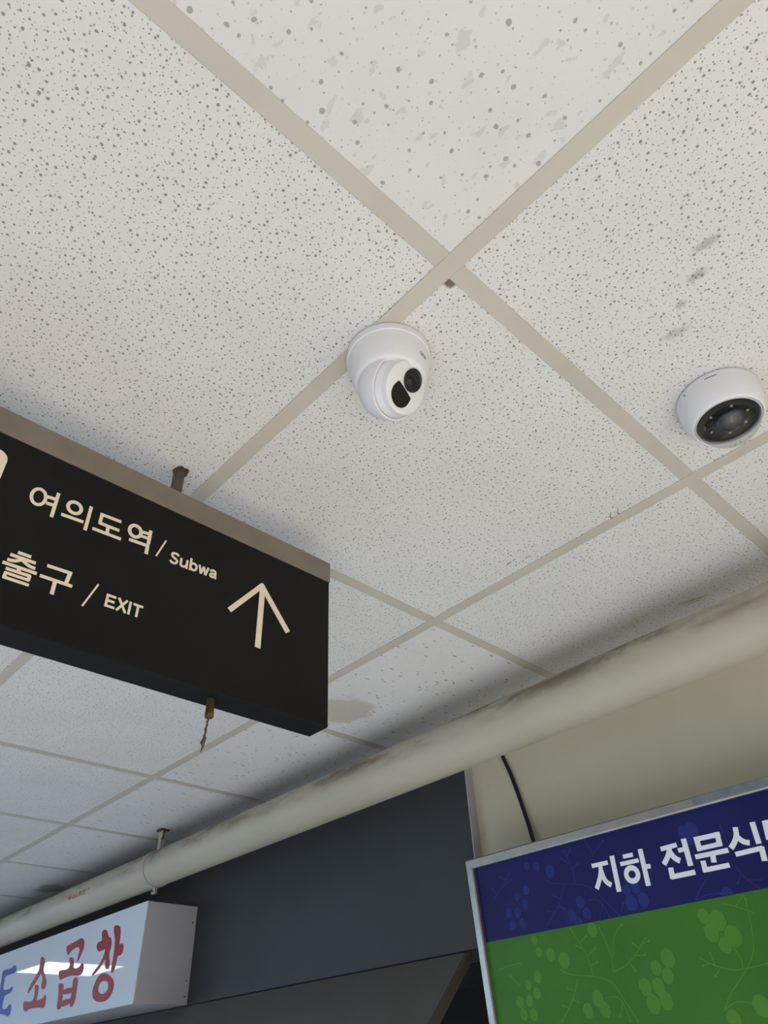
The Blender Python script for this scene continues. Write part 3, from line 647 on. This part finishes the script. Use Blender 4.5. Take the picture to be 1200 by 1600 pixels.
b = bmesh.new(); lathe(b, [(.0538, -.0505)] + [(.0536 * math.cos(math.radians(t_)), -.0535 - .0400 * math.sin(math.radians(t_))) for t_ in range(0, 90, 5)] + [(0, -.0935)], 96); build('bubble', b, M_GLASS, dc, 60)

# ------------------------------------------------------------------ shop lightbox
LX, LY, LZ0, LZ1 = .9, 2.3031, 1.8765, 2.173
lb = tag(empty('shop_lightbox', (1.10, LY, LZ0)), 'white box sign with red and blue brush lettering on the slate fascia', 'sign')
b = bmesh.new(); box(b, LX + .003, 1.0998, LY, 5.0, LZ0, LZ1, .0015); build('case', b, M_BOXW, lb, mat=W(lb))
b = bmesh.new(); box(b, LX, LX + .0035, LY - .0005, 5.0005, LZ0 - .0005, LZ1 + .0005, .0008); build('face_panel', b, M_FACE, lb, mat=W(lb))
MLB = basis((LX, LY, 2.0), (0, -1, 0), (0, 0, 1), (-1, 0, 0))
b = bmesh.new()
for poly in LB_SO + LB_GOP + LB_CHANG: plate(b, chaikin(mm(poly), 2), MLB, .0006)
def resample(p, n=48):
    p = chaikin(mm(p), 3); L_ = [0]
    for q0, q1 in zip(p, p[1:] + p[:1]): L_.append(L_[-1] + math.hypot(q1[0] - q0[0], q1[1] - q0[1]))
    out = []; pp = p + p[:1]
    cx = sum(q[0] for q in p) / len(p); cy = sum(q[1] for q in p) / len(p)
    s0 = max(range(len(p)), key=lambda i: p[i][1])
    off = L_[s0]
    for k in range(n):
        s = (off + L_[-1] * k / n) % L_[-1]
        i = max(j for j in range(len(L_) - 1) if L_[j] <= s); f = (s - L_[i]) / max(1e-9, L_[i + 1] - L_[i])
        out.append((pp[i][0] + (pp[i + 1][0] - pp[i][0]) * f, pp[i][1] + (pp[i + 1][1] - pp[i][1]) * f))
    return out
plate(b, resample(LB_RING_OUT), MLB, .0006, hole=resample(LB_RING_IN))
tag(build('red_lettering', b, M_RED, lb, mat=W(lb)), 'red brush lettering')
b = bmesh.new()
for poly in LB_BLUE: plate(b, chaikin(mm(poly), 2), MLB, .0006)
tag(build('blue_lettering', b, M_BLUE, lb, mat=W(lb)), 'blue brush lettering')
for z in (1.90, 1.945, 2.12):
    b = bmesh.new(); lathe(b, [(0, .0018), (.0022, .0014), (.0030, 0), (0, 0)], 16, Matrix.Translation((1.086, LY, z)) @ Matrix.Rotation(math.radians(90), 4, 'X')); build('screw', b, M_ROD, lb, mat=W(lb))

# ------------------------------------------------------------------ framed poster board
yaw, tilt = math.radians(1), math.radians(-4)
u = Vector((math.sin(yaw), -math.cos(yaw), 0)); nn = Vector((-math.cos(yaw), -math.sin(yaw), 0)); v = Vector((0, 0, 1)) * math.cos(tilt) - nn * math.sin(tilt); nn = u.cross(v)
MP = basis((1.01, .93506, 2.0448), u, v, nn)
PW, PH, FW = .96, .62, .0205
po = tag(empty('poster_board', mat=MP), 'aluminium framed board with navy band over green floral print, white Korean title', 'sign')
def bar(a, b_, c, d, ins):
    return None
b = bmesh.new()
out_ = [(0, 0), (PW, 0), (PW, -PH), (0, -PH)]
def frame_side(k):
    b = bmesh.new()
    A, B = out_[k], out_[(k + 1) % 4]
    cen = (PW / 2, -PH / 2)
    def ins(p, w): return (p[0] + (w if p[0] < cen[0] else -w), p[1] + (-w if p[1] > cen[1] else w))
    sec = [(0, -.055), (0, -.0030), (.0030, 0), (FW - .0030, 0), (FW, -.0020), (FW, -.010), (FW, -.055)]
    r1 = [b.verts.new((*ins(A, w), z)) for w, z in sec]; r2 = [b.verts.new((*ins(B, w), z)) for w, z in sec]
    n = len(sec)
    for i in range(n):
        j = (i + 1) % n; b.faces.new((r1[i], r1[j], r2[j], r2[i]))
    b.faces.new(r1); b.faces.new(list(reversed(r2)))
    return b
for k in range(4): build('frame_bar', frame_side(k), M_ALU, po)
VB = -.1725
b = bmesh.new(); box(b, FW - .001, PW - FW + .001, VB, -FW + .001, -.016, -.010); nb = build('navy_panel', b, M_NAVY, po)
b = bmesh.new(); box(b, FW - .001, PW - FW + .001, -PH + FW - .001, VB, -.016, -.010); gb = build('green_panel', b, M_GREEN, po)
b = bmesh.new(); box(b, FW - .001, PW - FW + .001, -PH + FW - .001, -FW + .001, -.05, -.0165); build('backing', b, M_BLACK, po)
b = bmesh.new(); box(b, .588, .78, -.0155, -.0012, -.001, .0004, .0002, segs=1); build('foil_tape', b, M_ALUTAPE, po)
MT = Matrix.Translation((0, 0, -.010))
b = bmesh.new()
PSC = .0
for p, w in PO_STROKES: stroke(b, mm(p), w / 1000, MT, .0005, 2)
for c, rx, ry, w in PO_RINGS: ring(b, (c[0] / 1000, c[1] / 1000), rx / 1000, ry / 1000, w / 1000, MT, .0005)
tag(build('title_lettering', b, M_PRINTW, po), 'white bold title lettering')
def floral(name, berries, stems, mat, ymin, ymax, parent):
    b = bmesh.new()
    for x, y, r in berries:
        r = r * .00058; n = 7; ph = random.random() * 6
        pts = [(x / 1000 + r * (.95 + .10 * (k % 2)) * math.cos(ph + k * 2 * math.pi / 14), min(ymax, max(ymin, y / 1000 + 1.15 * r * (.95 + .10 * (k % 2)) * math.sin(ph + k * 2 * math.pi / 14)))) for k in range(14)]
        if x / 1000 < PW - .03: plate(b, chaikin(pts, 1), MT, .00015)
    for s in stems:
        pts = [(max(.021, x / 1000), min(ymax, max(ymin, y / 1000))) for x, y in s]
        pts = [p for i, p in enumerate(pts) if i == 0 or p != pts[i - 1]]
        if len(pts) < 2: continue
        stroke(b, pts, .0017, MT, .00012, 2)
        e = pts[-1]; r = .0023
        plate(b, [(e[0] + r * math.cos(k * math.pi / 5), min(ymax, e[1] + r * math.sin(k * math.pi / 5))) for k in range(10)], MT, .00013)
    return build(name, b, mat, po)
floral('floral_print', PO_BERRY_B, PO_STEM_B, M_NAVYP, VB + .001, -FW - .001, nb)
floral('floral_print', PO_BERRY_G, PO_STEM_G, M_GREENP, -PH + FW + .002, VB - .001, gb)

# cable running down the wall behind the board
b = bmesh.new(); tube(b, [(1.1235, .885, 2.37), (1.124, .8616, 2.304), (1.1238, .843, 2.25), (1.124, .8295, 2.1957), (1.123, .813, 2.12), (1.119, .803, 2.075), (1.110, .797, 2.00)], .0050, 12)
tag(build('power_cable', b, M_CABLE, None, 40), 'black cable dropping from behind the pipe to the framed board', 'cable')

# rusty break-through where the sign's rod enters the tile
b = bmesh.new(); pts = [(-.0535 + (.0125 + random.uniform(-.003, .003)) * math.cos(k * math.pi / 8), .534 + (.0125 + random.uniform(-.003, .003)) * math.sin(k * math.pi / 8)) for k in range(16)]
plate(b, chaikin(pts, 1), Matrix.Translation((0, 0, ZC + .0006)), .0006); o = build('rod_hole', b, M_ROD, ceiling, mat=Matrix.Translation((0, 0, -ZC)))
# fibres caught on the grid bar
b = bmesh.new()
for (x, y) in ((.577, .146), (.577, .131)):
    tube(b, [(x + .010, y, ZC), (x + .002, y - .001, ZC - .004), (x - .006, y - .004, ZC - .006), (x - .013, y - .010, ZC - .005)], [.0007, .0006, .0005, .0002], 6)
o = build('dust_fibre', b, M_DUST, ceiling, mat=Matrix.Translation((0, 0, -ZC)))

# square ceiling lamp further down the hall (its reflection shows in the lightbox)
lm = tag(empty('ceiling_lamp', (-.3, 5.7, ZC)), 'square white panel lamp in the ceiling grid far down the hall', 'lamp')
b = bmesh.new(); box(b, -.297, .297, -.297, .297, .001, .03, .001); build('frame', b, M_CAMW, lm)
b = bmesh.new(); box(b, -.275, .275, -.275, .275, -.0015, .002); build('diffuser', b, M_LAMP, lm)
